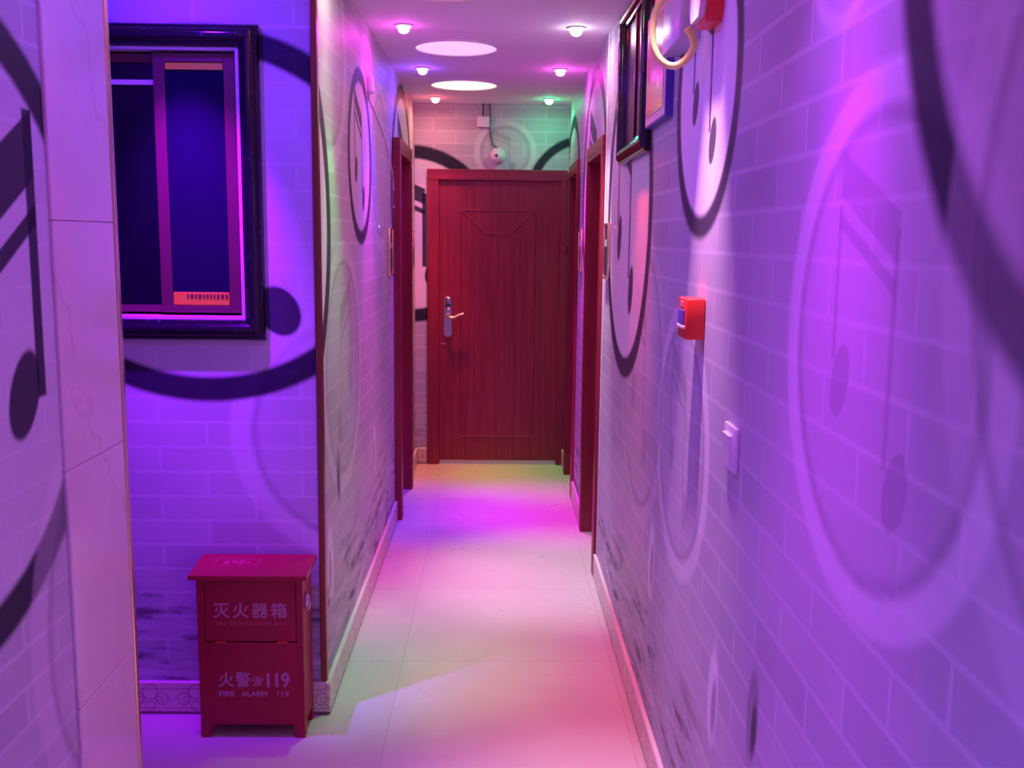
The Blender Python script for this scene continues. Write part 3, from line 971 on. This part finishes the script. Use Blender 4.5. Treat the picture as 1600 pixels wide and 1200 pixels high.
# door plaques
def plaque(x, sgn, y0, y1, z0, z1, label):
    t = empty('door_plaque', (x, (y0 + y1) / 2, z0), label, 'door sign', 'gold edged plaques beside the doors')
    f = MB()
    a, b = sorted((x, x - sgn * 0.016))
    r = 0.010
    f.box((a, y0, z0), (b, y0 + r, z1), 0.002).box((a, y1 - r, z0), (b, y1, z1), 0.002)
    f.box((a, y0 + r, z0), (b, y1 - r, z0 + r), 0.002).box((a, y0 + r, z1 - r), (b, y1 - r, z1), 0.002)
    f.build('rim', M_BRASS, t, True)
    a, b = sorted((x, x - sgn * 0.011))
    MB().box((a, y0 + r, z0 + r), (b, y1 - r, z1 - r)).build('face', M_PLATE, t)
    a, b = sorted((x - sgn * 0.011, x - sgn * 0.0125))
    MB().box((a, y0 + 0.035, (z0 + z1) / 2 + 0.02), (b, y1 - 0.035, (z0 + z1) / 2 + 0.05)).build('number_panel', M_GREYPL, t)
    return t


plaque(XR, 1, 4.34, 4.50, 1.440, 1.685, 'gold edged plaque on the right wall before the nearer doorway')
plaque(XR, 1, 5.72, 5.88, 1.430, 1.665, 'gold edged plaque on the right wall between the two doorways')
plaque(XL, -1, 5.24, 5.40, 1.412, 1.658, 'gold edged plaque on the left wall before the doorway')
plaque(XL, -1, 6.66, 6.80, 1.400, 1.660, 'gold edged plaque on the left wall in the far corner')

# small sensor and cable on the left wall
t = empty('wall_sensor', (XL, 4.50, 2.24), 'tiny white sensor with a thin cable high on the left wall', 'sensor')
MB().box((XL, 4.476, 2.235), (XL + 0.026, 4.524, 2.315), 0.011, 4).build('housing', M_WHITE, t, True)
MB().box((XL, 4.488, 2.212), (XL + 0.010, 4.512, 2.238), 0.003).build('bracket', M_GREYPL, t)
cb = []
for k in range(25):
    s_ = k / 24
    cb.append((XL + 0.004, 4.50 + 1.05 * math.sin(math.pi * s_ * 0.55), 2.22 - 0.45 * s_ + 0.05 * math.sin(math.pi * s_)))
MB().tube(cb, 0.003, 6).build('cable', M_WHITE, t, True)
for x, y, sg, lb in ((XR, 4.18, 1, 'tiny bright metal stud on the right wall above the ring'), (XL, 4.85, -1, 'tiny bright metal stud on the left wall before the plaque')):
    o = MB().lathe([(0.0, -sg * 0.010), (0.006, -sg * 0.008), (0.009, -sg * 0.003), (0.009, 0.0)], (x, y, 1.66), 'X', 16).build('wall_stud', M_CHROME, None, True)
    tag(o, lb, 'stud')

# ------------------------------------------------------------------ camera dome, junction box and cables on the end wall
t = empty('security_camera', (0.005, YB, 2.13), 'white dome security camera above the end door', 'security camera')
MB().lathe([(0.0, 0.0), (0.050, 0.0), (0.052, -0.012), (0.046, -0.020), (0.0, -0.020)], (0.005, YB, 2.175), 'Y', 32).build('base', M_WHITE, t, True)
dm = MB().lathe([(0.044, -0.018), (0.042, -0.034), (0.033, -0.050), (0.018, -0.060), (0.0, -0.063)], (0.005, YB, 2.168), 'Y', 32).build('dome', M_WHITE, t, True)
MB().lathe([(0.0, -0.006), (0.009, -0.005), (0.011, 0.0), (0.011, 0.012)], (-0.006, YB - 0.058, 2.170), 'Y', 20).build('camera_lens', M_BLKPL, dm, True)
MB().lathe([(0.0, -0.004), (0.006, -0.003), (0.007, 0.0), (0.007, 0.012)], (0.020, YB - 0.054, 2.170), 'Y', 16).build('sensor_eye', M_STEEL, dm, True)
t = empty('junction_box', (-0.105, YB, 2.36), 'small white junction box on the end wall under the ceiling', 'junction box')
MB().box((-0.140, YB - 0.035, 2.362), (-0.055, YB, 2.432), 0.004, 2).build('housing', M_WHITE, t, True)
MB().tube([(-0.098, YB - 0.012, ZC), (-0.100, YB - 0.02, 2.46), (-0.098, YB - 0.022, 2.43)], 0.005, 8).build('cable', M_BLKPL, t, True)
w = MB().tube([(-0.055, YB - 0.010, ZC), (-0.052, YB - 0.012, 2.46), (-0.054, YB - 0.010, 2.36), (-0.044, YB - 0.010, 2.28), (-0.028, YB - 0.012, 2.238), (-0.005, YB - 0.014, 2.226), (0.004, YB - 0.012, 2.222)], 0.0042, 8)
tag(w.build('camera_cable', M_BLKPL, None, True), 'thin dark cable dropping from the ceiling to the security camera', 'cable')
